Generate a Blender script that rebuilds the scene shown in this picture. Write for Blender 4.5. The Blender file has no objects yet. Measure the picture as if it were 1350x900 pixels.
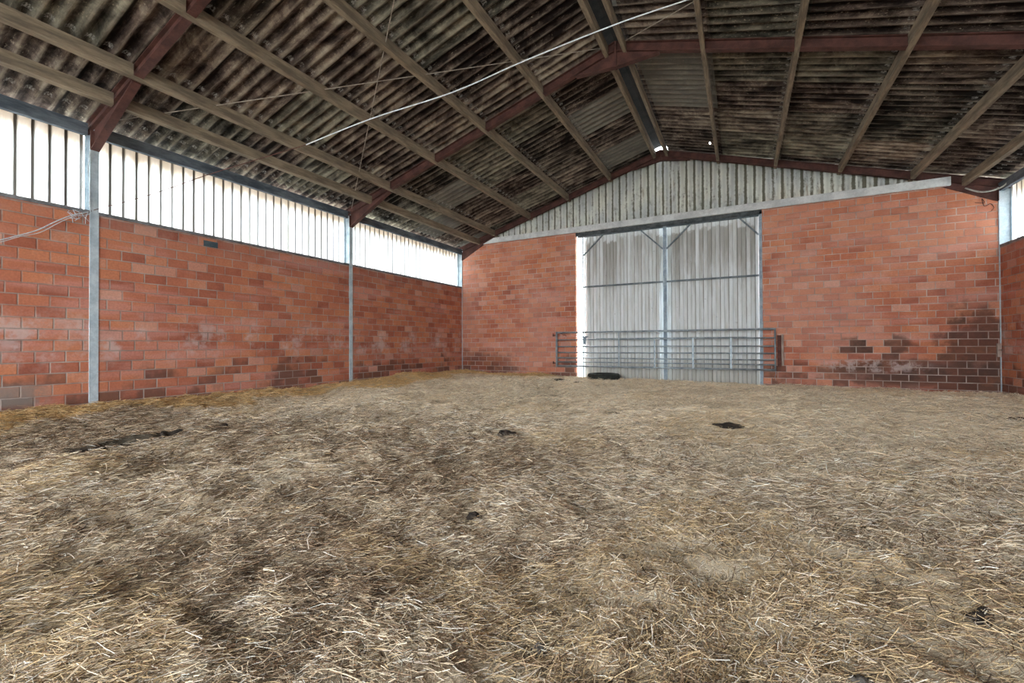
import bpy, bmesh, math, random
import numpy as np
from mathutils import Vector, Matrix
rng = np.random.default_rng(7); random.seed(7)
H = 0.95                      # eye height above the straw
C = bpy.context.scene.collection
XL, XR, YG, YB = -8.29, 4.55, 12.28, -6.6      # inner faces of the walls
XRID = -1.9
def zb(x): return 5.04 + H - 0.30*abs(x - XRID)   # underside of rafters and purlins

# ------------------------------------------------------------------ node helper
class V:
    """socket wrapper with arithmetic"""
    def __init__(s, nt, k): s.nt, s.k = nt, k
    def _m(s, op, b=None, c=None, clamp=False):
        n = s.nt.nodes.new('ShaderNodeMath'); n.operation = op; n.use_clamp = clamp
        for i, v in enumerate((s, b, c)):
            if v is None: continue
            if isinstance(v, V): s.nt.links.new(v.k, n.inputs[i])
            else: n.inputs[i].default_value = v
        return V(s.nt, n.outputs[0])
    def __add__(s, b): return s._m('ADD', b)
    def __sub__(s, b): return s._m('SUBTRACT', b)
    def __mul__(s, b): return s._m('MULTIPLY', b)
    def __truediv__(s, b): return s._m('DIVIDE', b)
    __radd__ = __add__; __rmul__ = __mul__
    def floor(s): return s._m('FLOOR')
    def fract(s): return s._m('FRACT')
    def abs(s): return s._m('ABSOLUTE')
    def mod(s, b): return s._m('FLOORED_MODULO', b)
    def gt(s, b): return s._m('GREATER_THAN', b)
    def lt(s, b): return s._m('LESS_THAN', b)
    def max(s, b): return s._m('MAXIMUM', b)
    def min(s, b): return s._m('MINIMUM', b)
    def sin(s): return s._m('SINE')
    def pw(s, b): return s._m('POWER', b)
    def rsub(s, a):
        n = s.nt.nodes.new('ShaderNodeMath'); n.operation = 'SUBTRACT'; n.inputs[0].default_value = a
        s.nt.links.new(s.k, n.inputs[1]); return V(s.nt, n.outputs[0])
    def ss(s, a, b, lo=0.0, hi=1.0):
        n = s.nt.nodes.new('ShaderNodeMapRange'); n.interpolation_type = 'SMOOTHSTEP'
        s.nt.links.new(s.k, n.inputs[0])
        for i, v in zip((1, 2, 3, 4), (a, b, lo, hi)): n.inputs[i].default_value = v
        return V(s.nt, n.outputs[0])
class Mat:
    def __init__(s, name):
        s.m = bpy.data.materials.new(name); s.m.use_nodes = True
        s.nt = s.m.node_tree; s.nt.nodes.clear()
        s.out = s.nt.nodes.new('ShaderNodeOutputMaterial')
    def co(s):
        t = s.nt.nodes.new('ShaderNodeTexCoord'); sp = s.nt.nodes.new('ShaderNodeSeparateXYZ')
        s.nt.links.new(t.outputs['Object'], sp.inputs[0]); s.tc = t
        return V(s.nt, sp.outputs[0]), V(s.nt, sp.outputs[1]), V(s.nt, sp.outputs[2])
    def vec(s, x, y, z=0.0):
        n = s.nt.nodes.new('ShaderNodeCombineXYZ')
        for i, v in enumerate((x, y, z)):
            if isinstance(v, V): s.nt.links.new(v.k, n.inputs[i])
            else: n.inputs[i].default_value = v
        return V(s.nt, n.outputs[0])
    def noise(s, vec, scale=1, detail=4, rough=.55, dist=0, color=False):
        n = s.nt.nodes.new('ShaderNodeTexNoise'); s.nt.links.new(vec.k, n.inputs['Vector'])
        n.inputs['Scale'].default_value = scale; n.inputs['Detail'].default_value = detail
        n.inputs['Roughness'].default_value = rough; n.inputs['Distortion'].default_value = dist
        return V(s.nt, n.outputs[1 if color else 0])
    def white(s, vec):
        n = s.nt.nodes.new('ShaderNodeTexWhiteNoise'); n.noise_dimensions = '3D'
        s.nt.links.new(vec.k, n.inputs['Vector']); return V(s.nt, n.outputs['Value'])
    def ramp(s, f, stops):
        n = s.nt.nodes.new('ShaderNodeValToRGB'); e = n.color_ramp.elements
        while len(e) < len(stops): e.new(0.5)
        for k, (p, c) in enumerate(stops): e[k].position = p; e[k].color = (*c, 1)
        s.nt.links.new(f.k, n.inputs[0]); return V(s.nt, n.outputs[0])
    def mix(s, f, a, b, mode='MIX'):
        n = s.nt.nodes.new('ShaderNodeMix'); n.data_type = 'RGBA'; n.blend_type = mode
        for i, v in ((0, f), (6, a), (7, b)):
            if isinstance(v, V): s.nt.links.new(v.k, n.inputs[i])
            elif i == 0: n.inputs[0].default_value = v
            else: n.inputs[i].default_value = (*v, 1)
        return V(s.nt, n.outputs[2])
    def scale(s, col, f):
        n = s.nt.nodes.new('ShaderNodeVectorMath'); n.operation = 'SCALE'
        s.nt.links.new(col.k, n.inputs[0])
        if isinstance(f, V): s.nt.links.new(f.k, n.inputs[3])
        else: n.inputs[3].default_value = f
        return V(s.nt, n.outputs[0])
    def bump(s, h, strength=.5, dist=.01):
        n = s.nt.nodes.new('ShaderNodeBump'); n.inputs['Strength'].default_value = strength
        n.inputs['Distance'].default_value = dist; s.nt.links.new(h.k, n.inputs['Height'])
        return V(s.nt, n.outputs[0])
    def bsdf(s, col, rough=.9, metal=0, bump=None, spec=.3, trans=None):
        n = s.nt.nodes.new('ShaderNodeBsdfPrincipled')
        for i, v in (('Base Color', col), ('Roughness', rough)):
            if isinstance(v, V): s.nt.links.new(v.k, n.inputs[i])
            elif i == 'Base Color': n.inputs[i].default_value = (*v, 1)
            else: n.inputs[i].default_value = v
        n.inputs['Metallic'].default_value = metal; n.inputs['Specular IOR Level'].default_value = spec
        if bump: s.nt.links.new(bump.k, n.inputs['Normal'])
        if trans is None: s.nt.links.new(n.outputs[0], s.out.inputs[0]); return s.m
        t = s.nt.nodes.new('ShaderNodeBsdfTranslucent'); mx = s.nt.nodes.new('ShaderNodeMixShader')
        tcol, tf = trans
        if isinstance(tcol, V): s.nt.links.new(tcol.k, t.inputs[0])
        else: t.inputs[0].default_value = (*tcol, 1)
        mx.inputs[0].default_value = tf
        s.nt.links.new(n.outputs[0], mx.inputs[1]); s.nt.links.new(t.outputs[0], mx.inputs[2])
        s.nt.links.new(mx.outputs[0], s.out.inputs[0]); return s.m

# ------------------------------------------------------------------ materials
def brick_mat(name, axis):
    M = Mat(name); x, y, z = M.co()
    u = y if axis == 'y' else x
    jx = M.noise(M.vec(x, y, z), 1.3, 2) * .02
    w = (z + .0 + jx*.3) / .15 + 100.02
    row = w.floor(); u2 = (u + 60) / .30 + row.mod(2)*.5 + (M.white(M.vec(row, 3.3))-.5)*.18
    cid = u2.floor(); fu = u2.fract(); fv = w.fract()
    P = M.vec(x, y, z)
    fine = M.noise(P, 38, 3, .6)
    eu = (fu - .5).abs().rsub(.5) * .30; ev = (fv - .5).abs().rsub(.5) * .15
    edge = eu.min(ev) + (fine - .5)*.004
    mort = edge.ss(.005, .011, 1, 0)
    r1 = M.white(M.vec(cid, row, 1.0)); r2 = M.white(M.vec(cid, row, 7.0)); r3 = M.white(M.vec(cid, row, 13.0))
    big = M.noise(P, .8, 4, .6); mid = M.noise(P, 3.2, 4, .65)
    tone = r1*.55 + mid*.55 - .03
    base = M.ramp(tone, [(.08, (.25, .088, .063)), (.30, (.39, .130, .080)), (.52, (.485, .172, .100)), (.74, (.56, .218, .115)), (.96, (.60, .335, .255))])
    base = M.mix(M.noise(M.vec(x*.3, y*.3, z*2), 2.2, 3).ss(.48, .66)*.55, base, (.60, .29, .24))
    base = M.mix(r3.gt(.92)*.38, base, (.66, .42, .35))
    base = M.scale(base, fine*.6 + .70)
    if axis == 'x': base = M.mix(M.noise(P, .7, 4, .6).ss(.42, .6)*.30, base, (.66, .38, .30)); base = M.mix(z.ss(2.4, 4.0)*.45*mid, base, (.62, .235, .11))
    # dust-bleached top courses near the glazing
    base = M.mix((z.ss(2.3, 2.9) * mid.ss(.35, .65))*.35 if axis == 'y' else z.ss(9, 10), base, (.33, .25, .23))
    # manure-darkened bricks low down, single bricks
    low = z.ss(.15, 1.35, 1, 0)
    dk = (low*.75 + big*.9 + r2*.55 + (mid-.5)*.6).ss(1.30, 1.62)
    base = M.mix(dk*.75, base, (.10, .060, .048))
    if axis == 'x':
        # soot-black patch by the right-hand corner, a smaller one in the left-hand corner
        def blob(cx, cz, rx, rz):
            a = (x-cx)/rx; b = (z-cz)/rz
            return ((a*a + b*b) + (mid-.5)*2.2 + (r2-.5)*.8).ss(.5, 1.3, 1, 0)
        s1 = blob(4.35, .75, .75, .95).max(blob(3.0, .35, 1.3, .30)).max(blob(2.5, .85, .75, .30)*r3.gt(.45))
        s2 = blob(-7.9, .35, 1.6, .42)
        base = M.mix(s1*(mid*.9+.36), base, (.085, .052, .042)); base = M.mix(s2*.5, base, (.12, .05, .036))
        wz = (((x-2.55)/1.0)*((x-2.55)/1.0) + ((z-.47)/.16)*((z-.47)/.16)).ss(.3, 1.3, 1, 0) * M.noise(P, 5, 4, .7).ss(.42, .6)
    else:
        wz = ((z-1.05).abs().ss(.1, .55, 1, 0)) * M.noise(P, 1.7, 5, .72).ss(.50, .66)
        wy = ((z-1.15).abs().ss(.05, .4, 1, 0)) * y.ss(2.2, 2.9, 1, 0) * M.noise(P, 2.6, 5, .7).ss(.42, .6)
        wz = wz.max(wy)
        gy = (z-.32).abs().ss(.08, .2, 1, 0) * y.ss(2.2, 2.5, 1, 0) * M.noise(P, 4, 4, .7).ss(.36, .5)
        base = M.mix(gy*.75, base, (.22, .20, .18))
    base = M.mix(wz*.62, base, (.60, .50, .48))
    msk = mid.ss(.3, .7)
    mcol = M.mix(msk, (.36, .27, .23), (.60, .49, .43))
    if axis == 'y': mcol = M.scale(mcol, .78)
    mcol = M.mix(dk*.5, mcol, (.40, .33, .31))
    hide = M.noise(P, 1.9, 3, .6).ss(.40, .62)*.4
    col = M.mix(mort * (hide.rsub(1.0)), base, mcol)
    h = mort.rsub(1.0) + fine*.35 + mid*.2
    return M.bsdf(col, .93, bump=M.bump(h, .8, .008), spec=.15)

def roof_mat():
    M = Mat('weathered fibre cement roof'); x, y, z = M.co()
    s = (x - XRID).abs()
    course = ((s - .24)/1.25).floor(); sheet = (y + 40)/1.062
    r1 = M.white(M.vec(sheet.floor(), course, x.gt(XRID))); r2 = M.white(M.vec(sheet.floor(), course, x.gt(XRID)+9))
    fr = (sheet.fract()-.5).abs()
    streak = M.noise(M.vec(x*1.1, y*9.0, 0), 1.6, 5, .65)
    patch = M.noise(M.vec(x*1.2, y*1.6, z), 1.5, 6, .68, .6)
    spots = M.noise(M.vec(x*8, y*22, 0), 2.6, 5, .7)
    crest = ((y/.177)*6.28318).sin()*.5 + .5
    f = patch*.78 + streak*.42 + (r1-.5)*.14 + (crest-.5)*-.12 - .115
    col = M.ramp(f, [(.37, (.014, .010, .009)), (.45, (.055, .041, .034)), (.53, (.13, .10, .082)), (.61, (.26, .215, .165)), (.73, (.50, .44, .34))])
    grn = M.ramp(f, [(.36, (.016, .016, .013)), (.46, (.072, .069, .054)), (.57, (.19, .183, .14)), (.73, (.44, .43, .32))])
    col = M.mix(r2.ss(.35, .8)*.8, col, grn)
    col = M.mix(spots.ss(.57, .66)*patch.ss(.42, .58)*.8, col, (.46, .40, .30))
    newer = r2.gt(.93)*.75
    col = M.mix(newer*.8, col, (.24, .23, .20))
    seam = fr.ss(.470, .492)
    col = M.mix(seam*.85, col, (.008, .007, .006))
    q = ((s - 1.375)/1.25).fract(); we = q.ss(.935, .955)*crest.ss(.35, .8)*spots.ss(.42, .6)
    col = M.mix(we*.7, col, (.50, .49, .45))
    low = (crest.rsub(1.0)).ss(.80, .99)*streak.ss(.42, .6)  # thin highlights painted in colour along the corrugation ribs
    col = M.mix(low*.3, col, (.42, .37, .29))
    col = M.scale(col, .86)
    return M.bsdf(col, .95, bump=M.bump(spots + streak, .5, .006), spec=.1)

def cladding_mat(name, door=False):
    M = Mat(name); x, y, z = M.co()
    P = M.vec(x, y, z)
    n1 = M.noise(M.vec(x*7, 0, z*.6), 2.2, 5, .65); n2 = M.noise(P, 13, 5, .75); n3 = M.noise(M.vec(x*1.3, 0, z*.7), 1.5, 3)
    if door:
        pan = ((x+20-1.9)/.0985).floor(); rp = M.white(M.vec(pan, 2.0))
        col = M.mix(n1.ss(.35, .7), (.76, .80, .82), (.64, .67, .65))
        top = (z + (n1-.5)*1.6 + (rp-.5)*1.2)
        st = top.ss(2.3, 3.9)*(rp.ss(.15, .7)*.8+.2) * (z + n2*.25 + (rp-.5)*.25).ss(4.08, 4.16, 1, 0)
        vly = (((x+20-1.9)/.197).fract()).ss(.44, .50)*(((x+20-1.9)/.197).fract()).ss(.90, .96, 1, 0)  # valleys browner in colour, standing in for shading the ribs barely give
        col = M.mix(vly*(n1*.4), col, (.34, .33, .29))
        col = M.mix(st*.62, col, (.21, .185, .14))
        ln = (((x+20-1.9)/.197).fract()-.5).abs().ss(.42, .48)
        col = M.mix(ln*n1.ss(.25, .5)*.8, col, (.16, .15, .13))
        col = M.mix((z+(n2-.5)*.5).ss(.15, .75, .55, 0), col, (.26, .24, .19))
        col = M.mix(n2.ss(.64, .72)*.7, col, (.22, .20, .16))
    else:
        v = (((x+20)/.197).fract()-.5).abs()
        col = M.mix(n3.ss(.35, .65), (.74, .76, .68), (.60, .63, .62))
        rr = M.white(M.vec(((x+20)/.197+.5).floor(), 5.0))
        mss = (v.ss(.26, .48)*(rr*.45+.30) + M.noise(M.vec(x*2, 0, z*.5), 2, 4)*.35 - .10 + n1*1.15 + n2*.95 - .36 - z.ss(4.2, 5.8)*.1).ss(.72, 1.12)
        col = M.mix(mss*.88, col, (.085, .078, .045))
        col = M.mix(M.noise(M.vec(x*3, 0, z*.6), 2, 3).ss(.62, .72)*.6, col, (.30, .24, .15))
    return M.bsdf(col, .85, bump=M.bump(n2, .3, .004), spec=.2)

def sheet_mat():
    M = Mat('translucent ribbed sheet'); x, y, z = M.co()
    v = ((y+20)/.165 ).fract()
    n = M.noise(M.vec(x, y*4, z*.9), 2.4, 5, .7); n2 = M.noise(M.vec(x, y, z), 22, 4, .7)
    jit = M.white(M.vec(((y+20)/.165).floor(), 1.0))
    line = (v-.5).abs().ss(.355, .44) * (jit*.35 + .65)
    clean = M.mix(n.ss(.35, .7), (.93, .95, .97), (.84, .84, .80))
    top = (z + (n-.5)*.22).ss(3.74, 3.98)
    dirt_shade = M.mix(top*.75, clean, (.42, .34, .26))
    dirt_shade = M.mix(line*.97, dirt_shade, (.07, .058, .045))  # dirty rib lines, darkened to draw in the shade of the rib sides
    dirt_shade = M.mix(n2.ss(.66, .76)*.4, dirt_shade, (.35, .30, .24))
    return M.bsdf(M.scale(dirt_shade, .85), .5, trans=(dirt_shade, .52), spec=.3)

def simple(name, c1, c2, sc=6, rough=.8, metal=0, bump=.3, stretch=(1, 1, 1), spec=.3, lo=.35, hi=.65, extra=None):
    M = Mat(name); x, y, z = M.co()
    P = M.vec(x*stretch[0], y*stretch[1], z*stretch[2])
    n = M.noise(P, sc, 6, .68); n2 = M.noise(P, sc*6, 4, .7)
    col = M.mix(n.ss(lo, hi), c1, c2)
    col = M.scale(col, n2*.5 + .75)
    if extra: col = M.mix(n2.ss(extra[1], extra[1]+.08)*extra[2], col, extra[0])
    return M.bsdf(col, rough, metal, bump=M.bump(n2, bump, .004), spec=spec)

m_brick_y = brick_mat('red block side wall', 'y'); m_brick_x = brick_mat('red block gable wall', 'x')
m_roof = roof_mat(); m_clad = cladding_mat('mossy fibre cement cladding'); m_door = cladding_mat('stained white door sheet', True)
m_sheet = sheet_mat()
m_blue = simple('dull blue grey paint', (.125, .165, .215), (.25, .31, .36), 5, .6, 0, .3, extra=((.55, .6, .62), .66, .6))
m_galv = simple('pale galvanised steel', (.42, .52, .59), (.60, .69, .74), 5, .5, .25, .2, extra=((.25, .28, .3), .66, .5))
m_eave = simple('stained blue grey eave beam', (.055, .072, .092), (.16, .19, .215), 3, .8, stretch=(1, .5, 2))
m_red = simple('rusty red oxide steel', (.060, .026, .021), (.115, .048, .038), 4, .75, extra=((.03, .018, .015), .62, .7))
m_wood = simple('greyed purlin timber', (.145, .118, .085), (.30, .245, .17), 2.2, .85, stretch=(6, .8, 6), extra=((.36, .30, .21), .64, .5))
m_conc = simple('pale concrete beam', (.50, .52, .52), (.70, .72, .71), 3.5, .9, extra=((.17, .16, .14), .66, .7))
m_sill = simple('dark grey mortar capping', (.12, .125, .13), (.23, .235, .24), 5, .9)
m_gate = simple('galvanised gate tube', (.20, .245, .275), (.36, .41, .44), 7, .45, .35, .15)
m_steel = simple('grey door framing steel', (.10, .125, .14), (.21, .245, .265), 6, .6)
m_post = simple('grey perforated steel', (.22, .28, .34), (.36, .43, .48), 6, .6)
m_dark = simple('dark steel track', (.035, .042, .045), (.10, .115, .12), 6, .7)
m_rubber = simple('black tyre rubber', (.012, .014, .012), (.035, .04, .032), 9, .8, extra=((.10, .11, .06), .62, .6))
m_dung = simple('dark wet manure', (.018, .014, .012), (.05, .038, .028), 14, .8, bump=1)
m_stone = simple('grey clod', (.10, .09, .08), (.2, .18, .16), 14, .9, bump=1)
m_cord = simple('pale blue white rope', (.50, .56, .62), (.72, .77, .80), 30, .8)
m_wire = simple('weathered wire', (.24, .20, .16), (.42, .38, .32), 12, .7)
m_plank = simple('weathered board', (.24, .18, .15), (.45, .36, .31), 4, .9, stretch=(4, 4, .6))
m_rust = simple('rust brown steel', (.07, .03, .025), (.15, .06, .045), 9, .85)
m_vent = simple('dark blue grey vent', (.045, .075, .095), (.09, .13, .15), 9, .7)
m_yard = simple('pale concrete yard', (.50, .50, .48), (.60, .60, .58), 1, .95)
m_ridge = simple('black ridge underside', (.006, .006, .006), (.018, .016, .014), 5, .95)  # near-black tone for the underside of the ridge cap
m_web = simple('dusty cobweb', (.30, .29, .26), (.5, .48, .44), 20, .9)

def straw_mat():
    M = Mat('dry straw'); a = M.nt.nodes.new('ShaderNodeAttribute'); a.attribute_name = 'col'
    return M.bsdf(V(M.nt, a.outputs['Color']), .62, spec=.3)
m_straw = straw_mat()
def litter_mat():
    M = Mat('trodden straw litter'); x, y, z = M.co()
    P = M.vec(x, y, z)
    fib = M.noise(M.vec(x*2.2+y*1.4, y*9-x*6, 0), 6, 6, .75, 1.2); fib2 = M.noise(M.vec(x*11+y*5, y*2.5-x*3, 4), 6, 6, .75, 1.0)
    cl = M.noise(P, 2.2, 6, .65); big = M.noise(P, .45, 3)
    big2 = M.noise(P, .3, 2)
    f = fib.max(fib2)*.8 + cl*.42 + big2*.06 - .04 + y.ss(2.5, 7.0)*.06  # litter colour also lifted towards the far end to brighten it
    col = M.ramp(f, [(.38, (.022, .015, .010)), (.45, (.11, .077, .05)), (.52, (.36, .27, .18)), (.59, (.66, .53, .37)), (.71, (.85, .75, .58))])
    col = M.mix(big.ss(.5, .7)*.4, col, (.16, .12, .085))
    col = M.mix(M.noise(M.vec(x+y*.3, y*2.2, 0), 3.3, 5, .7).ss(.58, .68)*.7, col, (.09, .066, .046))
    tr = (((x+5.33)/.34)*((x+5.33)/.34) + ((y-2.33)/.95)*((y-2.33)/.95) + (fib-.5)*1.6 + (cl-.5)*2).ss(.5, 1.1, 1, 0)
    col = M.mix(tr*.85, col, (.035, .027, .02))
    gold = (x + (big-.5)*2.5 + (cl-.5)*2).ss(-8.2, -6.4, 1, 0).max(y.ss(10.8, 11.6)*x.ss(-5.2, -4.4, 1, 0)) * .6
    col = M.mix(gold, col, (.38, .27, .12))
    return M.bsdf(col, .9, bump=M.bump(fib + fib2*.7 + cl, 1, .03), spec=.15)
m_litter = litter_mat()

# ------------------------------------------------------------------ mesh helpers
def tag(o, label=None, cat=None, group=None, kind=None):
    if label: o['label'] = label
    if cat: o['category'] = cat
    if group: o['group'] = group
    if kind: o['kind'] = kind
    return o
def mk(name, verts, faces, mat, parent=None, smooth=False, loc=None):
    me = bpy.data.meshes.new(name); me.from_pydata([tuple(v) for v in verts], [], faces); me.validate()
    bm = bmesh.new(); bm.from_mesh(me); bmesh.ops.recalc_face_normals(bm, faces=bm.faces); bm.to_mesh(me); bm.free()
    if smooth: me.polygons.foreach_set('use_smooth', [True]*len(me.polygons))
    me.materials.append(mat); o = bpy.data.objects.new(name, me); C.objects.link(o)
    if parent: o.parent = parent
    if loc is not None: o.location = loc
    return o
def empty(name, loc):
    o = bpy.data.objects.new(name, None); C.objects.link(o); o.location = loc; o.empty_display_size = .2
    return o
class G:
    """collects shapes, in world coordinates; build() shifts them to the parent's origin"""
    def __init__(s): s.v = []; s.f = []
    def add(s, vs, fs):
        n = len(s.v); s.v += [tuple(v) for v in vs]; s.f += [tuple(i+n for i in f) for f in fs]; return s
    def box(s, x0, x1, y0, y1, z0, z1):
        return s.add([(x, y, z) for x in (x0, x1) for y in (y0, y1) for z in (z0, z1)],
              [(0, 1, 3, 2), (4, 6, 7, 5), (0, 4, 5, 1), (2, 3, 7, 6), (0, 2, 6, 4), (1, 5, 7, 3)])
    def prism(s, poly, axis, a, b):
        """poly of 2-D points extruded along axis ('y': pts are x,z; 'x': pts are y,z; 'z': x,y)"""
        def p(q, t): return (q[0], t, q[1]) if axis == 'y' else (t, q[0], q[1]) if axis == 'x' else (q[0], q[1], t)
        n = len(poly)
        return s.add([p(q, a) for q in poly] + [p(q, b) for q in poly],
              [tuple(range(n)), tuple(range(2*n-1, n-1, -1))] + [(i, (i+1) % n, n+(i+1) % n, n+i) for i in range(n)])
    def bar(s, p, q, w, h, up=(0, 0, 1)):
        p, q = Vector(p), Vector(q); d = (q-p).normalized(); sd = d.cross(Vector(up)).normalized(); u = sd.cross(d)
        return s.add([c + sd*i*w/2 + u*j*h/2 for c in (p, q) for i, j in ((-1, -1), (1, -1), (1, 1), (-1, 1))],
              [(0, 1, 2, 3), (7, 6, 5, 4)] + [(i, (i+1) % 4, 4+(i+1) % 4, 4+i) for i in range(4)])
    def tube(s, pts, r, n=8):
        pts = [Vector(p) for p in pts]; vs = []; prev = None
        for i, p in enumerate(pts):
            d = (pts[min(i+1, len(pts)-1)] - pts[max(i-1, 0)]).normalized()
            a = d.cross(Vector((0, 0, 1)) if abs(d.z) < .95 else Vector((1, 0, 0))).normalized()
            if prev is not None and a.dot(prev) < 0: a = -a
            prev = a; b = d.cross(a); rr = r[i] if isinstance(r, (list, tuple)) else r
            vs += [p + (a*math.cos(t) + b*math.sin(t))*rr for t in (2*math.pi*k/n for k in range(n))]
        fs = [(i*n+k, i*n+(k+1) % n, (i+1)*n+(k+1) % n, (i+1)*n+k) for i in range(len(pts)-1) for k in range(n)]
        fs += [tuple(range(n)), tuple(range(len(vs)-1, len(vs)-n-1, -1))]
        return s.add(vs, fs)
    def build(s, name, mat, parent=None, smooth=False, bevel=0):
        off = Vector(parent.matrix_world.translation) if parent else Vector((0, 0, 0))
        if parent: off = Vector(parent['_o']) if '_o' in parent else off
        o = mk(name, [Vector(v)-off for v in s.v], s.f, mat, parent, smooth)
        if bevel:
            b = o.modifiers.new('Bevel', 'BEVEL'); b.width = bevel; b.segments = 2; b.limit_method = 'ANGLE'
        return o
def root(name, loc, label, cat, group=None):
    o = empty(name, loc); o['_o'] = tuple(loc); return tag(o, label, cat, group)

# ------------------------------------------------------------------ ground
def vnoise(x, y, s, seed):
    r = np.random.default_rng(seed); g = r.random((256, 256)); x = x/s + 91.3; y = y/s + 57.7
    xi = np.floor(x).astype(int); yi = np.floor(y).astype(int); fx = x-xi; fy = y-yi
    fx = fx*fx*(3-2*fx); fy = fy*fy*(3-2*fy)
    a = g[xi % 256, yi % 256]; b = g[(xi+1) % 256, yi % 256]; c = g[xi % 256, (yi+1) % 256]; d = g[(xi+1) % 256, (yi+1) % 256]
    return (a*(1-fx)+b*fx)*(1-fy) + (c*(1-fx)+d*fx)*fy - .5
FUR = [(-5.15, 1.75), (-5.3, 2.1), (-5.27, 2.5), (-5.45, 2.95)]     # the trench scraped in the litter
def sstep(a, b, v): t = np.clip((v-a)/(b-a), 0, 1); return t*t*(3-2*t)
def hgt(x, y):
    h = .15*vnoise(x, y, 2.3, 1) + .085*vnoise(x, y, .75, 2) + .055*vnoise(x, y, .28, 3) + .055*vnoise(x, y, .12, 4) + .03*vnoise(x, y, .06, 5)
    h = h*(.55 + .45*sstep(12.2, 9.5, y))
    h = h + .13*sstep(-6.9, -8.3, x)*(1+.8*vnoise(x, y, .6, 8)) - .035*sstep(2.5, 4.5, x)
    h = h + .05*sstep(11.3, 12.2, y)*sstep(-4.4, -5.6, x) - .03*sstep(11.4, 12.2, y)*sstep(-4.4, -3.9, x)
    h = h + .10*np.exp(-(((x+4.55)/.45)**2 + ((y-1.35)/.35)**2))           # small heap of straw on the left
    for i in range(len(FUR)-1):
        (ax, ay), (bx, by) = FUR[i], FUR[i+1]; dx, dy = bx-ax, by-ay
        t = np.clip(((x-ax)*dx+(y-ay)*dy)/(dx*dx+dy*dy), 0, 1); d = np.hypot(x-ax-t*dx, y-ay-t*dy)
        h = h - .035*np.exp(-(d/.10)**2) + .025*np.exp(-((d-.24)/.08)**2)
    return h
def ground():
    gx = np.linspace(XL-.02, XR+.02, 340); gy = np.concatenate([np.linspace(YB, -.2, 90)[:-1], np.linspace(-.2, 5, 190)[:-1], np.linspace(5, 12.55, 190)])
    X, Y = np.meshgrid(gx, gy); Z = hgt(X, Y); nx, ny = len(gx), len(gy)
    v = np.stack([X, Y, Z], -1).reshape(-1, 3).astype(np.float32)
    i, j = np.meshgrid(np.arange(nx-1), np.arange(ny-1)); a = (j*nx+i).ravel()
    f = np.stack([a, a+1, a+nx+1, a+nx], -1)
    return v, f
def fastmesh(name, v, f, mat, col=None, smooth=True):
    me = bpy.data.meshes.new(name); n = f.shape[1]
    me.vertices.add(len(v)); me.vertices.foreach_set('co', np.ascontiguousarray(v, np.float32).ravel())
    me.loops.add(f.size); me.loops.foreach_set('vertex_index', np.ascontiguousarray(f, np.int32).ravel())
    me.polygons.add(len(f)); me.polygons.foreach_set('loop_start', np.arange(0, f.size, n, dtype=np.int32))
    me.polygons.foreach_set('use_smooth', np.full(len(f), smooth))
    me.update(calc_edges=True)
    if col is not None:
        a = me.color_attributes.new('col', 'FLOAT_COLOR', 'POINT'); a.data.foreach_set('color', np.ascontiguousarray(col, np.float32).ravel())
    me.materials.append(mat); o = bpy.data.objects.new(name, me); C.objects.link(o); return o
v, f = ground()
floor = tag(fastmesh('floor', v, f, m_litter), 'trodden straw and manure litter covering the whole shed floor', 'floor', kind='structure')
yd = G().box(-60, 60, 12.6, 60, -.25, -.12).box(-60, 60, -60, YB-.05, -.25, -.12).box(-60, -8.6, YB-.05, 12.6, -.25, -.12).box(4.9, 60, YB-.05, 12.6, -.25, -.12).build('ground', m_yard)
tag(yd, 'pale concrete yard outside, glimpsed through the slit beside the door', 'yard', kind='structure')

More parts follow.
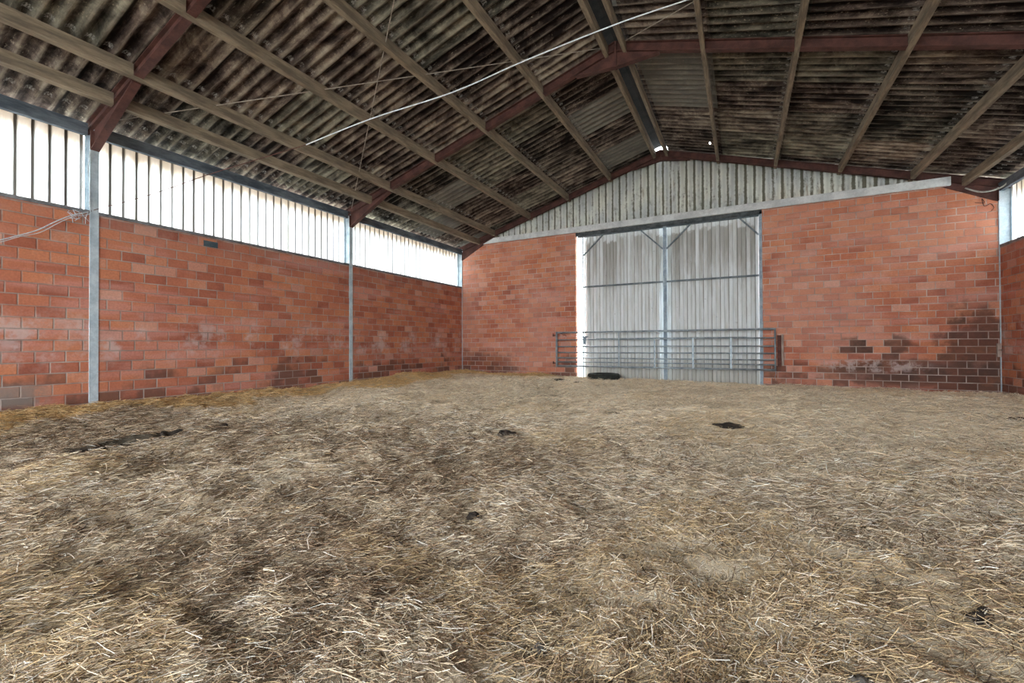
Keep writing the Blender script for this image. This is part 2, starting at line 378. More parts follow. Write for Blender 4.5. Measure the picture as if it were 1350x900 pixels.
# straws ------------------------------------------------------------
def straws():
    N = 1000000
    u = rng.random(N); dmax = 14.5; dn = 2.2
    # radial density: constant close by, then thinning with distance while the pieces get coarser
    p_near = .5*dn**2; k = 1.3
    p_far = dn**k*((dmax**(2-k) - dn**(2-k))/(2-k)); tot = p_near + p_far; q = u*tot
    d = np.where(q < p_near, np.sqrt(2*q), ((np.maximum(q-p_near, 0))*(2-k)/dn**k + dn**(2-k))**(1/(2-k)))
    ang = np.radians(-88 + rng.random(N)*140)
    x = d*np.sin(ang); y = d*np.cos(ang)
    ok = (x > XL+.03) & (x < XR-.03) & (y < 12.2) & (d > .35)
    cl = vnoise(x, y, .35, 11) + .6*vnoise(x, y, .14, 12)
    wall = np.maximum(sstep(-6.9, -8.0, x + .9*vnoise(x, y, .7, 41)), sstep(11.2, 11.9, y)*sstep(-4.5, -5.2, x))
    ok &= rng.random(N) < (.78 + .8*cl + wall)
    for ax, ay in FUR + [(-5.2, 1.9), (-5.3, 2.3), (-5.35, 2.75)]:
        ok &= (np.hypot(x-ax, y-ay) > .22) | (rng.random(N) < .14)
    x, y, d, cl, wall = x[ok], y[ok], d[ok], cl[ok], wall[ok]; N = len(x)
    sc = np.clip((d/dn)**.55, 1, 2.6)
    L = (.018 + .085*rng.random(N)**2.8)*np.clip(sc, 1, 1.6); L[rng.random(N) < .02] *= 2.0
    W = (.0006 + .0013*rng.random(N)**2)*sc; W[rng.random(N) < .015] *= 2
    th = rng.random(N)*2*np.pi + 1.2*vnoise(x, y, .5, 21)
    th = np.where(rng.random(N) < .5, 1.0 + 2.6*vnoise(x, y, .8, 22) + rng.normal(0, .45, N), th)
    pitch = rng.normal(.02, .20, N); pitch = np.clip(pitch, -.7, .9)
    bend = rng.normal(0, .22, N)
    z = hgt(x, y) + .002 + .036*rng.random(N)**1.8*(1+1.5*np.clip(cl, -.5, .6)) + .35*np.abs(np.sin(pitch))*L*.5
    t = np.array([-.5, 0, .5]); S = len(t)
    cen = []
    for k_, tk in enumerate(t):
        a = th + bend*tk*1.6
        cx = x + np.cos(a)*L*tk*np.cos(pitch); cy = y + np.sin(a)*L*tk*np.cos(pitch)
        cz = z + np.sin(pitch)*L*tk - .25*L*(tk*tk)*np.abs(bend)
        g = hgt(cx, cy); cz = np.maximum(cz, g + .001); cx = np.clip(cx, XL+.012, XR-.012); cy = np.minimum(cy, 12.24)
        cen.append(np.stack([cx, cy, cz], -1))
    cen = np.stack(cen, 1)                      # N,S,3
    side = np.stack([-np.sin(th), np.cos(th), np.zeros(N)], -1); roll = rng.normal(0, .6, N)
    up = np.zeros((N, 3)); up[:, 2] = 1
    A = side*np.cos(roll)[:, None] + up*np.sin(roll)[:, None]; B = -side*np.sin(roll)[:, None] + up*np.cos(roll)[:, None]
    # three-sided stems
    tri = [(1, -.35), (-1, -.35), (0, .85)]
    vs = np.stack([cen + (A*a*W[:, None]*.9 + B*b*W[:, None]*.7)[:, None, :] for a, b in tri], 2)   # N,S,3,3
    v = vs.reshape(-1, 3)
    base = (np.arange(N)*S*3)[:, None]; fl = []
    for s in range(S-1):
        for e in range(3):
            fl.append(base + np.array([[s*3+e, s*3+(e+1) % 3, (s+1)*3+(e+1) % 3, (s+1)*3+e]]))
    f = np.concatenate(fl, 0)
    pal = np.array([(.86, .72, .52), (.74, .60, .42), (.63, .47, .27), (.48, .35, .23), (.31, .205, .125), (.17, .115, .07), (.70, .60, .50), (.93, .87, .76), (.07, .048, .033)])
    pr = np.array([.18, .15, .07, .10, .10, .14, .08, .09, .10]); idx = rng.choice(9, N, p=pr/pr.sum())
    # dark, damp drifts
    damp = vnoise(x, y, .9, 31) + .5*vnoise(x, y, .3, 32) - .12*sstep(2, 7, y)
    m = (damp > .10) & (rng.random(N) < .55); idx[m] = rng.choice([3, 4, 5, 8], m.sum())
    m = (rng.random(N) < .75*sstep(2.2, 6.5, y)) & np.isin(idx, [3, 4, 5, 8]); idx[m] = rng.choice([0, 1, 0, 6, 7], m.sum())  # dark stems swapped for pale ones, brightening the far floor by colour
    m = (rng.random(N) < wall*.75); idx[m] = rng.choice([2, 1, 3, 2], m.sum())
    gl = (vnoise(x, y, 1.2, 35) > .27) | (np.hypot(x+4.5, y-1.3) < .42) | (np.hypot(x+4.5, y-1.3) < .42) | (np.hypot((x+2.2)*.6, y-.45) < .5)
    m = gl & (rng.random(N) < .38); idx[m] = 2
    c = pal[idx]*(.75 + .4*rng.random((N, 1))); lightened = (sstep(3.0, 7.5, y)*.40)[:, None]; c = c*(1-lightened*.5) + np.array([.80, .66, .46])*lightened*.75  # drier far straw, lightened further in colour to brighten the dim far floor
    c[wall > .5] *= np.array([1.0, .86, .60])
    col = np.ones((N, S*3, 4), np.float32); col[:, :, :3] = np.clip(c, 0, .95)[:, None, :]
    return v, f, col.reshape(-1, 4)
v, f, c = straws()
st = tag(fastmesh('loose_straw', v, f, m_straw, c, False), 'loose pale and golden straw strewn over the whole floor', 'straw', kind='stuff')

# dung and clods: each its own lump ---------------------------------
def lump(name, x, y, rx, ry, rz, rot, mat, seed, label, cat, group=None, amp=.5, sink=.25):
    r = random.Random(seed); bm = bmesh.new(); bmesh.ops.create_icosphere(bm, subdivisions=4, radius=1)
    ph = [(Vector((r.uniform(-1, 1), r.uniform(-1, 1), r.uniform(-1, 1)))*r.uniform(2, 9), r.uniform(0, 6)) for _ in range(14)]
    for q in bm.verts:
        n = sum(math.sin(q.co.dot(k)+p)/(1+.16*k.length) for k, p in ph)/5
        s = 1 + amp*n; q.co = Vector((q.co.x*rx*s, q.co.y*ry*s, q.co.z*rz*(1+amp*1.3*n)))
    me = bpy.data.meshes.new(name); bm.to_mesh(me); bm.free(); me.materials.append(mat)
    me.polygons.foreach_set('use_smooth', [True]*len(me.polygons))
    o = bpy.data.objects.new(name, me); C.objects.link(o)
    o.location = (x, y, float(hgt(np.array([x]), np.array([y]))[0]) + rz*(1-sink*2)*.6 + .004); o.rotation_euler = (0, 0, rot)
    return tag(o, label, cat, group)
for k, (x, y, rx, ry, rz, ro, lb) in enumerate([
    (-5.24, 1.70, .10, .15, .05, .1, 'near end of the black manure ridge in the trench by the left wall'),
    (-5.28, 2.04, .085, .13, .055, .2, 'long flat black manure clump, second along the trench by the left wall'),
    (-5.28, 2.39, .08, .12, .075, .4, 'tallest black manure clump in the trench by the left wall'),
    (-5.36, 2.64, .075, .09, .055, -.3, 'short dark manure clump just beyond the tallest in the trench'),
    (-5.50, 2.97, .10, .13, .055, .6, 'far end of the black manure ridge by the left wall')]):
    lump('manure_clump', x, y, rx, ry, rz, ro, m_dung, 40+k, lb, 'manure', 'dark manure clumps along the trench', 1.0)
for k, (x, y, rx, ry, rz, ro, lb) in enumerate([
    (-4.27, 10.72, .17, .08, .035, .2, 'black dung pat on straw left of the bright door slit'),
    (-3.62, 10.45, .16, .07, .03, -.2, 'black dung pat just in front of the bright door slit'),
    (-.13, 5.55, .14, .08, .03, .5, 'dark dung pat mid floor in front of the gate'),
    (-1.60, 6.05, .10, .06, .03, .1, 'small dark dung pat left of the mid floor one'),
    (-2.10, 3.90, .10, .07, .035, -.5, 'blackish dung lump on the raised drift mid floor'),
    (2.95, 7.60, .12, .08, .03, .4, 'dark dung pat near the right wall'),
    (.72, 2.10, .05, .035, .02, .9, 'dark dung lump in the straw closest to the lower right corner')]):
    lump('dung_pat', x, y, rx, ry, rz, ro, m_dung, 70+k, lb, 'dung', 'dung pats scattered on the straw', .7)
for k, (x, y, r_, lb) in enumerate([(-1.43, 2.23, .034, 'rounded dark grey clod alone in the straw at centre'), (-1.52, 1.66, .03, 'brown grey clod nearer the camera than the dark grey one'),
    (.30, 1.62, .03, 'small brown clod in the straw, rightmost of the clods'), (-.62, 1.38, .028, 'small brown clod at the very front centre')]):
    lump('clod', x, y, r_*1.35, r_, r_*.7, k, m_stone if k else m_dung, 90+k, lb, 'clod', 'clods of dried muck in the straw', .5)

# ------------------------------------------------------------------ walls
ZT = 2.86                                     # brick height of the side walls
g = G(); cols = [-1.9, 2.84, 7.55]
ys = [YB] + [c_ + s_ for c_ in cols for s_ in (-.052, .052)] + [12.36]
for a, b in zip(ys[::2], ys[1::2]): g.box(XL-.14, XL, a, b, -.2, ZT)
tag(g.build('wall_left', m_brick_y), 'long red brick side wall below the bright ribbed glazing on the left', 'wall', kind='structure')
g = G()
for a, b in zip(ys[::2], ys[1::2]): g.box(XR, XR+.14, a, b, -.2, ZT)
tag(g.build('wall_right', m_brick_y), 'red brick side wall at the right edge', 'wall', kind='structure')
def haunch(x):                                 # underside of the gable frame's steel
    s = min(x - XL, XR - x); return min(zb(x) + (.018 if x < XRID else .008), 2.84 + H + max(s, 0)*.50 - .0)
def gable(x0, x1, ztop):
    xs = np.linspace(x0, x1, 60); return [(x0, -.2)] + [(x1, -.2)] + [(float(x), float(min(ztop, haunch(x)))) for x in xs[::-1]]
DL, DR, DT = -4.31, .44, 3.28 + H
g = G().prism(gable(XL, DL, 3.40 + H), 'y', YG, YG+.14).prism(gable(DR, XR, 3.40 + H), 'y', YG, YG+.14)
tag(g.build('wall_front', m_brick_x), 'red brick gable wall on both sides of the tall sheeted door', 'wall', kind='structure')
g = G()  # unseen rear gable, added with a sized opening to cut rear daylight
for a, b, zt_ in ((XL, -5.2, 9), (1.6, XR, 9)): g.prism([(a, -.2), (b, -.2)] + [(float(x), zb(x)) for x in np.linspace(b, a, 8)], 'y', YB-.14, YB)
g.prism([(-5.2, 4.2), (1.6, 4.2)] + [(float(x), zb(x)) for x in (1.6, XRID, -5.2)], 'y', YB-.14, YB)
tag(g.build('wall_back_added', m_brick_x), 'added unseen red brick gable behind the camera, its open doorway sized to limit rear daylight', 'wall', kind='structure')
# corrugated gable cladding
def corr(x0, x1, zlo, zhi, y, pitch, amp, prof, th=.007, n=8):
    xs = np.arange(x0, x1+1e-6, pitch/n); V_, F_ = [], []
    for x in xs:
        ph = (x/pitch) % 1.0
        if prof == 'sine': w = amp*math.sin(2*math.pi*ph)
        else: w = amp*(1 if ph < .42 else (1-(ph-.42)/.08) if ph < .5 else 0 if ph < .92 else (ph-.92)/.08)
        for dy in (0, th): V_ += [(x, y+w+dy, zlo(x)), (x, y+w+dy, zhi(x))]
    for i in range(len(xs)-1):
        a = i*4; b = a+4
        F_ += [(a, b, b+1, a+1), (a+2, a+3, b+3, b+2), (a+1, b+1, b+3, a+3), (a, a+2, b+2, b)]
    F_ += [(0, 1, 3, 2), (len(xs)*4-4, len(xs)*4-2, len(xs)*4-1, len(xs)*4-3)]
    return V_, F_
v_, f_ = corr(-7.75, 3.95, lambda x: 3.27+H, lambda x: zb(x)+.19, 12.45, .197, .030, 'sine')
tag(mk('wall_upper', v_, f_, m_clad, smooth=True), 'pale mossy corrugated cladding in the gable above the concrete beam', 'wall', kind='structure')
# concrete beam
g = G().prism([(-7.42, 3.275+H), (3.82, 3.255+H), (3.82, 3.435+H), (-7.02, 3.435+H)], 'y', 12.185, 12.245)
tag(g.build('trim_1', m_conc, bevel=.006), 'pale grey concrete beam across the gable above door and brickwork', 'beam', kind='structure')
g = G()
for a, b in zip(ys[::2], ys[1::2]): g.box(XL-.20, XL+.006, a, b, ZT, ZT+.05)
tag(g.build('trim_2', m_sill), 'dark grey capping along the top of the left brick wall', 'sill', kind='structure')
g = G()
for a, b in zip(ys[::2], ys[1::2]): g.box(XR-.006, XR+.20, a, b, ZT, ZT+.05)
tag(g.build('trim_3', m_sill), 'dark grey capping along the top of the right brick wall', 'sill', kind='structure')

# ------------------------------------------------------------------ translucent strip glazing
def ribbed(y0, y1, xface, sgn):
    pts = []; p = .165; y = math.floor((y0+20)/p)*p - 20
    while y < y1 + p:
        for dy, w in ((0, 0), (.010, .022), (.030, .022), (.040, 0), (.115, 0)): pts.append((y+dy-.02, w))
        y += p
    pts = [q for q in pts if y0 <= q[0] <= y1]; V_, F_ = [], []
    for (yy, w) in pts:
        for t in (0, .003): V_ += [(xface + sgn*(w+t), yy, ZT+.0), (xface + sgn*(w+t), yy, 3.195+H)]
    for i in range(len(pts)-1):
        a = i*4; b = a+4; F_ += [(a, b, b+1, a+1), (a+2, a+3, b+3, b+2), (a+1, b+1, b+3, a+3), (a, a+2, b+2, b)]
    return V_, F_
wn = 1
for side, xf, sg in (('left', XL-.215, -1), ('right', XR+.215, 1)):
    for (a, b), nm in zip(((YB, -1.9), (-1.9, 2.84), (2.84, 7.55), (7.55, 12.4)), ('behind the camera', 'nearest', 'middle', 'far')):
        v_, f_ = ribbed(a, b, xf, sg)
        if nm == 'nearest' : lb = 'translucent ribbed strip glazing left of the first %s column' % side
        elif nm == 'middle': lb = 'translucent ribbed strip glazing between the two %s columns' % side
        elif nm == 'far': lb = 'translucent ribbed strip glazing by the %s gable corner' % side
        else: lb = 'translucent ribbed strip glazing of the rearmost %s bay' % side
        tag(mk('window_%d' % wn, v_, f_, m_sheet), lb, 'window', kind='structure'); wn += 1

# ------------------------------------------------------------------ roof
def roof(sgn):
    V_, F_ = [], []; p = .177; n = 8; off = 0
    yy = np.arange(YB, 12.80, p/n)
    w = .025*np.sin(2*np.pi*yy/p)
    edges = [.17, 1.41+.05, 2.66+.05, 3.91+.05, 5.16+.05, 6.95]
    hole = [(.86+1.9, 10.30), (-.66+1.9, 11.77)] if sgn > 0 else []
    for k in range(5):
        s0, s1 = edges[k], edges[k+1] + (.13 if k < 4 else 0)
        m = 16; ss = np.linspace(s0, s1, m+1)
        if k == 0 and sgn > 0: ss = np.sort(np.append(ss, [1.215, 1.245]));
        if k == 2 and sgn > 0: ss = np.sort(np.append(ss, [2.735, 2.775]))
        lift0 = .0; lift1 = .016                      # the lower end rides over the next sheet down
        S, Yg = np.meshgrid(ss, yy); Wg = np.meshgrid(ss, w)[1]
        lift = lift0 + (lift1-lift0)*(S-s0)/(s1-s0)
        Zb = 5.04 + H + .178 + .058 - .30*S + Wg + lift; X = XRID + sgn*S
        nn = len(ss); a = (np.arange(len(yy)-1)[:, None]*nn + np.arange(nn-1)[None, :]).ravel()
        if hole:
            cx = ((S[:-1, :-1]+S[1:, 1:])/2).ravel(); cy = ((Yg[:-1, :-1]+Yg[1:, 1:])/2).ravel()
            keep = np.ones(len(a), bool)
            for hs, hy in hole: keep &= ~((abs(cx-hs) < .03) & (abs(cy-hy) < .035))
            a = a[keep]
        nv = S.size
        lo = np.stack([X, Yg, Zb], -1).reshape(-1, 3); hi = lo + np.array([0, 0, .0065])
        V_.append(lo); V_.append(hi)
        q = np.stack([a, a+1, a+nn+1, a+nn], -1) + off; F_.append(q); F_.append(q[:, ::-1] + nv)
        # closing strips along both ends of the sheet row
        r = np.arange(len(yy)-1)*nn
        F_.append(np.stack([r, r+nn, r+nn+nv, r+nv], -1) + off); r = r + nn-1
        F_.append(np.stack([r, r+nv, r+nn+nv, r+nn], -1) + off)
        off += 2*nv
    return np.concatenate(V_), np.concatenate(F_)
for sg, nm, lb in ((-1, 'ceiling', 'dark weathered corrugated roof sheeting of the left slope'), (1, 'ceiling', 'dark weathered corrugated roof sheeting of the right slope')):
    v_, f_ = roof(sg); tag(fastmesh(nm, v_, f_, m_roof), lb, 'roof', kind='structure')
# ridge capping
zr = 5.04 + H + .31
g = G().prism([(XRID-.34, zr-.085), (XRID-.06, zr-.0), (XRID+.06, zr-.0), (XRID+.34, zr-.085), (XRID+.34, zr-.075), (XRID+.06, zr+.01), (XRID-.06, zr+.01), (XRID-.34, zr-.075)], 'y', YB, 12.40)
tag(g.build('trim_4', m_ridge), 'black underside of the ridge capping in the open slot between the ridge purlins', 'ridge cap', kind='structure')

# ------------------------------------------------------------------ portal frames
def frame(Y, label, apex):
    r_ = root('portal_frame', (XRID, Y, 0), label, 'steel frame', 'steel portal frames of the shed')
    for sg in (-1, 1):
        xf = XL if sg < 0 else XR                      # inner flange stands just proud of the brick
        hw = .05
        g = G(); a, b = sorted((xf + sg*-.012, xf + sg*.0)); g.box(a, b, Y-hw, Y+hw, -.15, 2.84+H)
        a, b = sorted((xf, xf + sg*.165)); g.box(a, b, Y-.004, Y+.004, -.15, zb(xf)+.10)
        a, b = sorted((xf + sg*.165, xf + sg*.177)); g.box(a, b, Y-hw, Y+hw, -.15, zb(xf)+.09)
        a, b = sorted((xf + sg*-.0, xf + sg*.165))
        g.build('column', m_galv, r_)
        xa, xb = xf - sg*.0, XRID
        def pt(x, dz): return (x, zb(x)+dz+(.023 if sg < 0 else .013))
        # rafter: two flanges and a web
        g = G(); x1 = xf + sg*.18
        g.prism([pt(x1, .0), pt(xb, .0), pt(xb, .010), pt(x1, .010)], 'y', Y-hw, Y+hw)
        g.prism([pt(x1, .150), pt(xb, .150), pt(xb, .160), pt(x1, .160)], 'y', Y-hw, Y+hw)
        g.prism([pt(x1, .010), pt(xb, .010), pt(xb, .150), pt(x1, .150)], 'y', Y-.004, Y+.004)
        for cx in (1.25, 2.5, 3.75, 5.0): pass
        g.build('rafter', m_red, r_)
        # eaves haunch
        xe = xf - sg*1.22
        g = G(); zc = 2.84 + H
        g.prism([(xf-sg*.012, zc), (xe, zb(xe)), (xe, zb(xe)+.030), (xf-sg*.012, zb(xf)+.030)], 'y', Y-.005, Y+.005)
        g.bar((xf-sg*.015, Y, zc-.002), (xe-sg*.02, Y, zb(xe)-.008), .10, .012, (0, 0, 1))
        g.box(*sorted((xf-sg*.004, xf-sg*.016)), Y-hw, Y+hw, zc, zb(xf)-.002)
        g.build('haunch', m_red, r_)
        xh = XRID + sg*.72
        g = G().prism([(XRID, zb(XRID)-apex), (xh, zb(xh)), (xh, zb(xh)+.03), (XRID, zb(XRID)+.03)], 'y', Y-.005, Y+.005)
        g.bar((XRID, Y, zb(XRID)-apex-.005), (xh, Y, zb(xh)-.006), .10, .011)
        g.build('apex_haunch', m_red, r_)
    g = G().box(XRID-.012, XRID+.012, Y-.055, Y+.055, zb(XRID)-apex-.02, zb(XRID)+.16)
    for z_ in (.0, .07, .12):
        for dy in (-.03, .03): g.tube([(XRID-.03, Y+dy, zb(XRID)+z_), (XRID+.03, Y+dy, zb(XRID)+z_)], .011, 6)
    g.build('apex_plate', m_red, r_)
    return r_
frame(2.84, 'steel portal frame nearest the camera, its left column beside the frayed white cord', .25)
frame(7.55, 'middle steel portal frame, its dark red rafters crossing the whole roof', .25)
frame(12.30, 'rearmost steel portal frame, its red rafters edging the gable cladding', .10)

# ------------------------------------------------------------------ purlins
FY = [2.84, 7.55, 12.30]
def purlin(xc, label, w=.065, h=.158, twist=True, mat=None, end=12.42, grp='timber roof purlins', lift=0.0, tongue=True):
    sg = -1 if xc < XRID else 1
    z0 = zb(xc) + lift
    sl = -sg*.30
    def sec(x0, x1, za, zc_): return [(x0, z0+za+(x0-xc)*sl), (x1, z0+za+(x1-xc)*sl), (x1, z0+zc_+(x1-xc)*sl), (x0, z0+zc_+(x0-xc)*sl)]
    g = G(); a = YB
    for fy in FY + [99]:
        b = min(fy-.056, end)
        if b > a: g.prism(sec(xc-w/2, xc+w/2, .0, h), 'y', a, b)
        a = fy + .056
    for fy in (FY[:2] if tongue else []): g.prism(sec(xc-w/2, xc+w/2, .0, .011), 'y', fy-.056, fy+.056)
    # slight sag-free timber; object origin on the near end
    o = g.build('roof_purlin', mat or m_wood)
    for q in o.data.vertices: q.co.y -= YB; q.co.x -= xc; q.co.z -= z0
    o.location = (xc, YB, z0)
    return tag(o, label, 'purlin', grp)
L_ = [XRID-.155] + [XRID-1.375-1.25*k for k in range(4)]; R_ = [XRID+.155] + [XRID+1.38+1.25*k for k in range(4)]
ordn = ['ridge purlin on the left side of the black ridge slot', 'timber purlin, first down from the ridge purlin on the left slope', 'timber purlin, second down from the ridge purlin on the left slope',
        'timber purlin, third down from the ridge purlin on the left slope', 'timber purlin, fourth down from the ridge purlin on the left slope']
for x, lb in zip(L_, ordn): purlin(x, lb, lift=.010)
for x, lb in zip(R_, ordn): purlin(x, lb.replace('left', 'right'))
purlin(-7.58, 'lowest timber purlin on the left slope, just above the left glazing', lift=-.052, end=12.4, tongue=False)
purlin(XR-.52, 'lowest timber purlin on the right slope, running into the right gable corner', lift=-.04, end=12.4, tongue=False)
for sg, xf, nm in ((-1, XL, 'left'), (1, XR, 'right')):
    g = G()
    for a, b in ((YB, 2.835), (2.845, 7.545), (7.555, 12.36)):
        g.box(*sorted((xf+sg*.015, xf+sg*.085)), a+.06, b-.06, 3.04+H, 3.212+H)
    tag(g.build('eave_beam', m_eave, bevel=.004), 'blue grey stained eave beam along the top of the %s glazing' % nm, 'beam')

# wind-bracing rods in the roof plane
def rz(x): return zb(x) + .115
rods = [((-8.15, 2.95), (-2.1, 7.40), 'thin rusty bracing rod rising from the first left column to the middle ridge'),
        ((-8.15, 7.45), (-2.1, 2.95), 'thin rusty bracing rod rising towards the camera from the second left column'),
        ((-1.7, 7.40), (4.3, 2.95), 'thin bracing rod on the right slope from the middle ridge towards the camera')]
for (a, b), (c_, d_), lb in rods:
    dz = -.03 if b > 7 and a < -2 else 0
    g = G().tube([(a + (c_-a)*t, b + (d_-b)*t, rz(a + (c_-a)*t) + dz) for t in np.linspace(0, 1, 20)], .0065, 6)
    tag(g.build('bracing_rod', m_wire), lb, 'rod', 'wind bracing rods under the roof')

# ------------------------------------------------------------------ sliding door
dr = root('door_1', (-1.9, 12.45, 0), 'tall white sheeted sliding door of two leaves with grey steel framing', 'door'); dr['kind'] = 'structure'
v_, f_ = corr(-4.13, -1.87, lambda x: -.10, lambda x: 3.24+H, 12.480, .197, .028, 'box', .006, 12)
mk('door_panel', [Vector(q)-Vector((-1.9, 12.45, 0)) for q in v_], f_, m_door, dr)
v_, f_ = corr(-1.80, .435, lambda x: -.10, lambda x: 3.24+H, 12.480, .197, .028, 'box', .006, 12)
mk('door_panel', [Vector(q)-Vector((-1.9, 12.45, 0)) for q in v_], f_, m_door, dr)
for o in dr.children:                       # material runs in shed coordinates
    pass
yF = 12.44
g = G().box(-1.885, -1.795, yF-.035, yF+.012, -.02, 3.22+H)
for k in range(40): g.box(-1.848, -1.832, yF-.038, yF-.034, .06+k*.10, .10+k*.10)
g.build('door_post', m_post, dr)
g = G().box(.372, .4395, 12.29, yF+.02, -.05, 3.235+H); g.build('door_jamb', m_post, dr)
g = G().box(-4.155, -4.120, yF-.02, yF+.02, -.02, 3.20+H); g.build('door_stile', m_galv, dr)
g = G().bar((-4.13, yF-.01, 1.70+H), (-1.885, yF-.01, 1.70+H), .03, .045); g.bar((-1.795, yF-.01, 1.70+H), (.37, yF-.01, 1.70+H), .03, .045)
g.build('door_rail', m_steel, dr)
g = G().box(-4.30, .37, yF-.03, yF+.01, 3.155+H, 3.205+H); g.build('door_rail', m_steel, dr)
for (a, b, c_, d_) in [(-3.53, 3.17, -4.12, 2.62), (-2.48, 3.17, -1.88, 2.58), (-1.19, 3.17, -1.80, 2.58), (-.05, 3.17, .37, 2.70)]:
    G().bar((a, yF-.015, b+H), (c_, yF-.015, d_+H), .035, .035, (0, 1, 0)).build('diagonal_brace', m_steel, dr)
g = G().box(DL+.002, DR-.002, 12.29, 12.40, 3.215+H, 3.275+H); g.box(DL+.002, DR-.002, 12.29, 12.30, 3.17+H, 3.215+H)
g.build('door_track', m_dark, dr)

# ------------------------------------------------------------------ field gate
GY = 12.10; k_ = GY/12.3
gt = root('field_gate', (-4.84, GY, 0), 'long galvanised seven-rail field gate standing across the closed door', 'gate')
gx0, gx1 = -4.925*k_, .692*k_; zt, zbm = .369*k_+H, -.615*k_+H; fr = [0, .216, .418, .597, .759, .876, 1]
for i, f0 in enumerate(fr):
    z_ = zt + (zbm-zt)*f0; r_ = .025 if i in (0, 6) else .018
    G().tube([(gx0, GY, z_), (gx1, GY, z_)], r_, 10).build('rail', m_gate, gt, True)
G().tube([(-3.65, GY-.001, zt+(zbm-zt)*.20), (.1, GY-.001, zt+(zbm-zt)*.20)], .020, 10).build('sliding_sleeve', m_gate, gt, True)
G().tube([(gx0, GY, zbm-.03), (gx0, GY, zt+.03)], .030, 12).build('end_post', m_gate, gt, True)
G().tube([(gx1, GY, zbm-.03), (gx1, GY, zt+.02)], .020, 12).build('end_post', m_gate, gt, True)
for xx, f0 in ((-3.06, 0), (-2.10, .2), (-1.14, .2), (-.26, .2)):
    G().bar((xx*k_, GY-.016, zt+(zbm-zt)*f0), (xx*k_, GY-.016, zbm), .040, .012, (0, 1, 0)).build('upright', m_gate, gt)
g = G().prism([(-4.10, .25+H), (-3.86, .25+H), (-3.93, .20+H), (-3.95, .02+H), (-3.99, .02+H), (-4.02, .19+H)], 'y', GY-.04, GY-.028); g.build('latch', m_blue, gt)
for zz in (zt-.07, zbm+.08):
    g = G().tube([(gx0-.14, GY+.04, zz), (gx0-.03, GY, zz)], .014, 8).tube([(gx0-.12, GY+.04, zz-.03), (gx0-.12, GY+.04, zz+.05)], .018, 8); g.build('hinge', m_rust, gt)
g = G()
for k in range(6):
    a = (gx0+.14+k*.03, GY-.035, zt-.025-k*.012+.01*math.sin(k*2)); g.tube([(a[0], a[1], a[2]), (a[0]+.028, a[1]+.006, a[2]-.012)], .011, 6)
tag(g.build('chain', m_rust, gt), 'rusty chain')
g = G()
for k in range(9): g.tube([(gx1+.01*math.sin(k*.9), GY-.02, zbm-.03-k*.026), (gx1+.01*math.sin((k+1)*.9), GY-.02, zbm-.03-(k+1)*.024)], .007, 6)
tag(g.build('chain', m_gate, gt), 'short hanging steel chain')

# board bolted to the gable beside the gate
b_ = root('wall_post', (.83, 12.26, 0), 'short weathered board and rusty channel fixed upright beside the gate end', 'post')
G().box(.815, .86, 12.19, 12.279, .215+H-.72, .23+H).build('board', m_plank, b_, bevel=.004)
G().box(.735, .815, 12.235, 12.279, -.54+H, .215+H).box(.735, .75, 12.20, 12.235, -.54+H, .215+H).build('channel', m_rust, b_)

# tyre ----------------------------------------------------------------
def tyre(x, y):
    t = root('tyre', (x, y, 0), 'old black tyre lying flat on the straw in front of the door', 'tyre')
    prof = [(.265, .03), (.275, .012), (.34, .0), (.395, .006), (.425, .03), (.435, .075), (.435, .125), (.425, .165), (.395, .188), (.34, .194), (.275, .182), (.265, .165), (.285, .15), (.345, .16), (.385, .145), (.40, .10), (.385, .05), (.345, .035), (.285, .045)]
    n = 72; V_, F_ = [], []; m = len(prof); z0 = .0
    for i in range(n):
        a = 2*math.pi*i/n
        for j, (r, z) in enumerate(prof):
            rr = r - (.008 if (4 <= j <= 7 and i % 2) else 0); V_.append((rr*math.cos(a), rr*math.sin(a), z+z0))
    for i in range(n):
        for j in range(m): F_.append((i*m+j, ((i+1) % n)*m+j, ((i+1) % n)*m+(j+1) % m, i*m+(j+1) % m))
    mk('tyre_casing', V_, F_, m_rubber, t, True); return t
ty = tyre(-3.36, 11.80); ty.location.z = float(hgt(np.array([-3.36]), np.array([11.5]))[0]) - .005

# vent slot, corner block ---------------------------------------------
g = G().box(XL-.02, XL+.012, 4.30, 4.53, 2.70, 2.80); g.build('vent', m_vent)
o = bpy.data.objects['vent']; tag(o, 'small dark oblong vent block high in the left brick wall', 'vent')
g = G().box(4.475, 4.535, 12.20, 12.2495, -.27+H, .0+H).box(4.49, 4.50, 12.05, 12.20, -.14+H, -.12+H)
o = tag(g.build('corner_bracket', m_plank, bevel=.008), 'pale block with a short rod fixed in the right gable corner', 'bracket')
# tangle of twine on the gable
def curve(name, pts, r, mat, label, cat, grp=None):
    from mathutils.geometry import interpolate_bezier
    P = [Vector(p) for p in pts]; Q = []
    for i in range(len(P)-1):
        p0 = P[max(i-1, 0)]; p1 = P[i]; p2 = P[i+1]; p3 = P[min(i+2, len(P)-1)]
        for t in np.linspace(0, 1, 7)[:-1]:
            t = float(t); Q.append(.5*((2*p1) + (p2-p0)*t + (2*p0-5*p1+4*p2-p3)*t*t + (-p0+3*p1-3*p2+p3)*t**3))
    Q.append(P[-1]); g = G().tube(Q, r, 8)
    return tag(g.build(name, mat, smooth=True), label, cat, grp)
curve('hanging_twine', [(4.20, 12.27, 2.86+H), (4.33, 12.26, 2.83+H), (4.30, 12.26, 2.92+H), (4.33, 12.25, 2.76+H), (4.42, 12.26, 2.80+H), (4.47, 12.26, 2.72+H), (4.44, 12.27, 2.66+H)], .006, m_rust, 'small loop of dark twine caught on the brick near the right gable corner', 'twine')

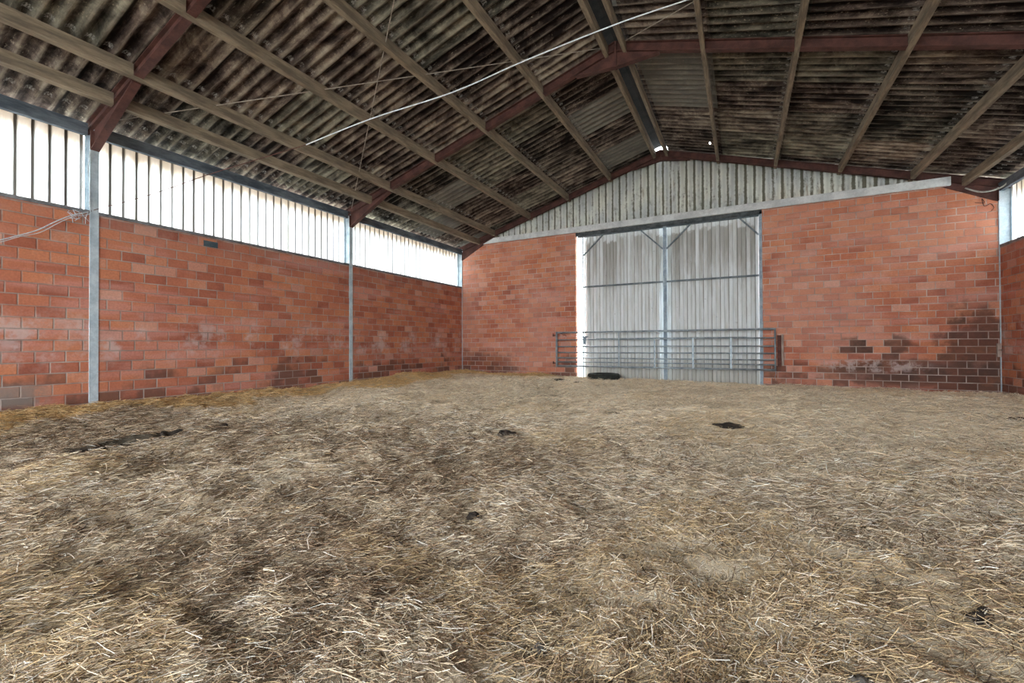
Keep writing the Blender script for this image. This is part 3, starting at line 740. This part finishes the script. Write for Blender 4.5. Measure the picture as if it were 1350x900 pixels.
# ropes ---------------------------------------------------------------
rope = [(1.98, 5.42, 3.835+H), (.55, 5.03, 3.68+H), (-.51, 4.75, 3.50+H), (-1.17, 4.59, 3.35+H), (-2.12, 4.36, 3.14+H), (-2.93, 4.16, 2.92+H), (-3.94, 3.91, 2.72+H), (-4.83, 3.69, 2.54+H), (-6.28, 3.33, 2.29+H), (-7.24, 3.09, 2.11+H), (-8.2, 2.86, 1.99+H), (-8.27, 2.80, 1.95+H)]
rope = [(a, b, c + (.018*math.sin(i*2.4) if 1 < i < 9 else 0)) for i, (a, b, c) in enumerate(rope)]
rp = curve('rope', rope[:8], .0065, m_cord, 'pale blue white rope sagging from the first left column up across the roof', 'rope')
ld = curve('dark_lead', rope[7:], .0045, m_rust, None, None); ld.parent = rp; ld['label'] = 'dark thin end of the rope'
strand = [(-8.265, 2.77, 1.93+H), (-8.25, 2.68, 1.88+H), (-8.24, 2.60, 1.84+H), (-8.22, 2.43, 1.71+H), (-8.2, 2.24, 1.54+H), (-8.17, 2.05, 1.42+H), (-8.12, 1.80, 1.28+H), (-8.0, 1.2, 1.0+H)]
curve('frayed_cord', strand, .007, m_cord, 'frayed white cord drooping along the wall left of the first column', 'cord')
strand2 = [(x+.02+.01*math.sin(i*3), y+.02, z-.018-.012*math.sin(i*2.1)) for i, (x, y, z) in enumerate(strand)]
curve('frayed_cord', strand2, .004, m_cord, 'thinner white strand hanging just below the frayed cord', 'cord')
r2_ = random.Random(5)
g = G()
for k in range(9):
    y0, z0 = 2.56 + r2_.random()*.20, 1.82 + r2_.random()*.10
    g.tube([(-8.25, y0, z0+H), (-8.23, y0+r2_.uniform(-.07, .07), z0+H-r2_.uniform(.0, .08)), (-8.24, y0+r2_.uniform(-.09, .09), z0+H-r2_.uniform(.03, .16))], .0045, 6)
tag(g.build('cord_knot', m_cord, smooth=True), 'tangled white knot of cord tied beside the first left column', 'knot')
curve('cobweb_strand', [(-8.262, 2.775, 2.95), (-8.255, 2.78, 3.2), (-8.27, 2.765, 3.5), (-8.25, 2.78, 3.75)], .006, m_cord, 'white thread hanging down the face of the first left column', 'thread')
curve('sagging_cobweb', [(4.05, 12.245, 3.17+H), (4.25, 12.12, 3.02+H), (4.50, 12.08, 3.05+H), (4.62, 11.95, 3.18+H), (4.66, 11.6, 3.25+H)], [.012]*0 or .016, m_web, 'dusty grey cobweb strand sagging under the right eave corner', 'cobweb')

for o in bpy.data.objects:
    if '_o' in o: del o['_o']
# ------------------------------------------------------------------ light
w = bpy.data.worlds.new('World'); bpy.context.scene.world = w; w.use_nodes = True
nt = w.node_tree; bg = nt.nodes['Background']; bg.inputs[0].default_value = (.90, .96, 1.0, 1); bg.inputs[1].default_value = 5.0
sc = bpy.context.scene
sc.cycles.max_bounces = 10; sc.cycles.diffuse_bounces = 6; sc.cycles.transmission_bounces = 6
sc.cycles.sample_clamp_indirect = 12
sc.cycles.use_denoising = True; sc.cycles.denoiser = 'OPENIMAGEDENOISE'; sc.cycles.denoising_prefilter = 'ACCURATE'
sc.cycles.use_adaptive_sampling = False
if hasattr(sc.cycles, 'use_guiding'):
    sc.cycles.use_guiding = True; sc.cycles.use_surface_guiding = True; sc.cycles.guiding_training_samples = 64
# portals over the opening in the added rear gable (they emit nothing, they only aim the sky sampling)
def portal(name, loc, rot, sx, sy):
    l = bpy.data.lights.new(name, 'AREA'); l.shape = 'RECTANGLE'; l.size = sx; l.size_y = sy; l.cycles.is_portal = True
    o = bpy.data.objects.new(name, l); C.objects.link(o); o.location = loc; o.rotation_euler = rot
portal('portal_rear', (-1.8, YB-.2, 2.1), (math.radians(90), 0, 0), 6.8, 4.2)
sc.view_settings.view_transform = 'Standard'; sc.view_settings.look = 'None'; sc.view_settings.gamma = 1; sc.view_settings.exposure = 1.98
# ------------------------------------------------------------------ camera
F, yaw, pitch, roll = 581.5, math.radians(27.6), math.radians(.5), math.radians(-.23)
fw = Vector((-math.sin(yaw)*math.cos(pitch), math.cos(yaw)*math.cos(pitch), math.sin(pitch)))
ri = Vector((math.cos(yaw), math.sin(yaw), 0)); up = ri.cross(fw)
r2 = ri*math.cos(roll) + up*math.sin(roll); u2 = -ri*math.sin(roll) + up*math.cos(roll)
cam = bpy.data.objects.new('camera', bpy.data.cameras.new('camera')); C.objects.link(cam)
cam.data.sensor_width = 36; cam.data.lens = F/1350*36; cam.data.clip_start = .02
cam.matrix_world = Matrix(((r2.x, u2.x, -fw.x, 0), (r2.y, u2.y, -fw.y, 0), (r2.z, u2.z, -fw.z, H), (0, 0, 0, 1)))
sc.camera = cam
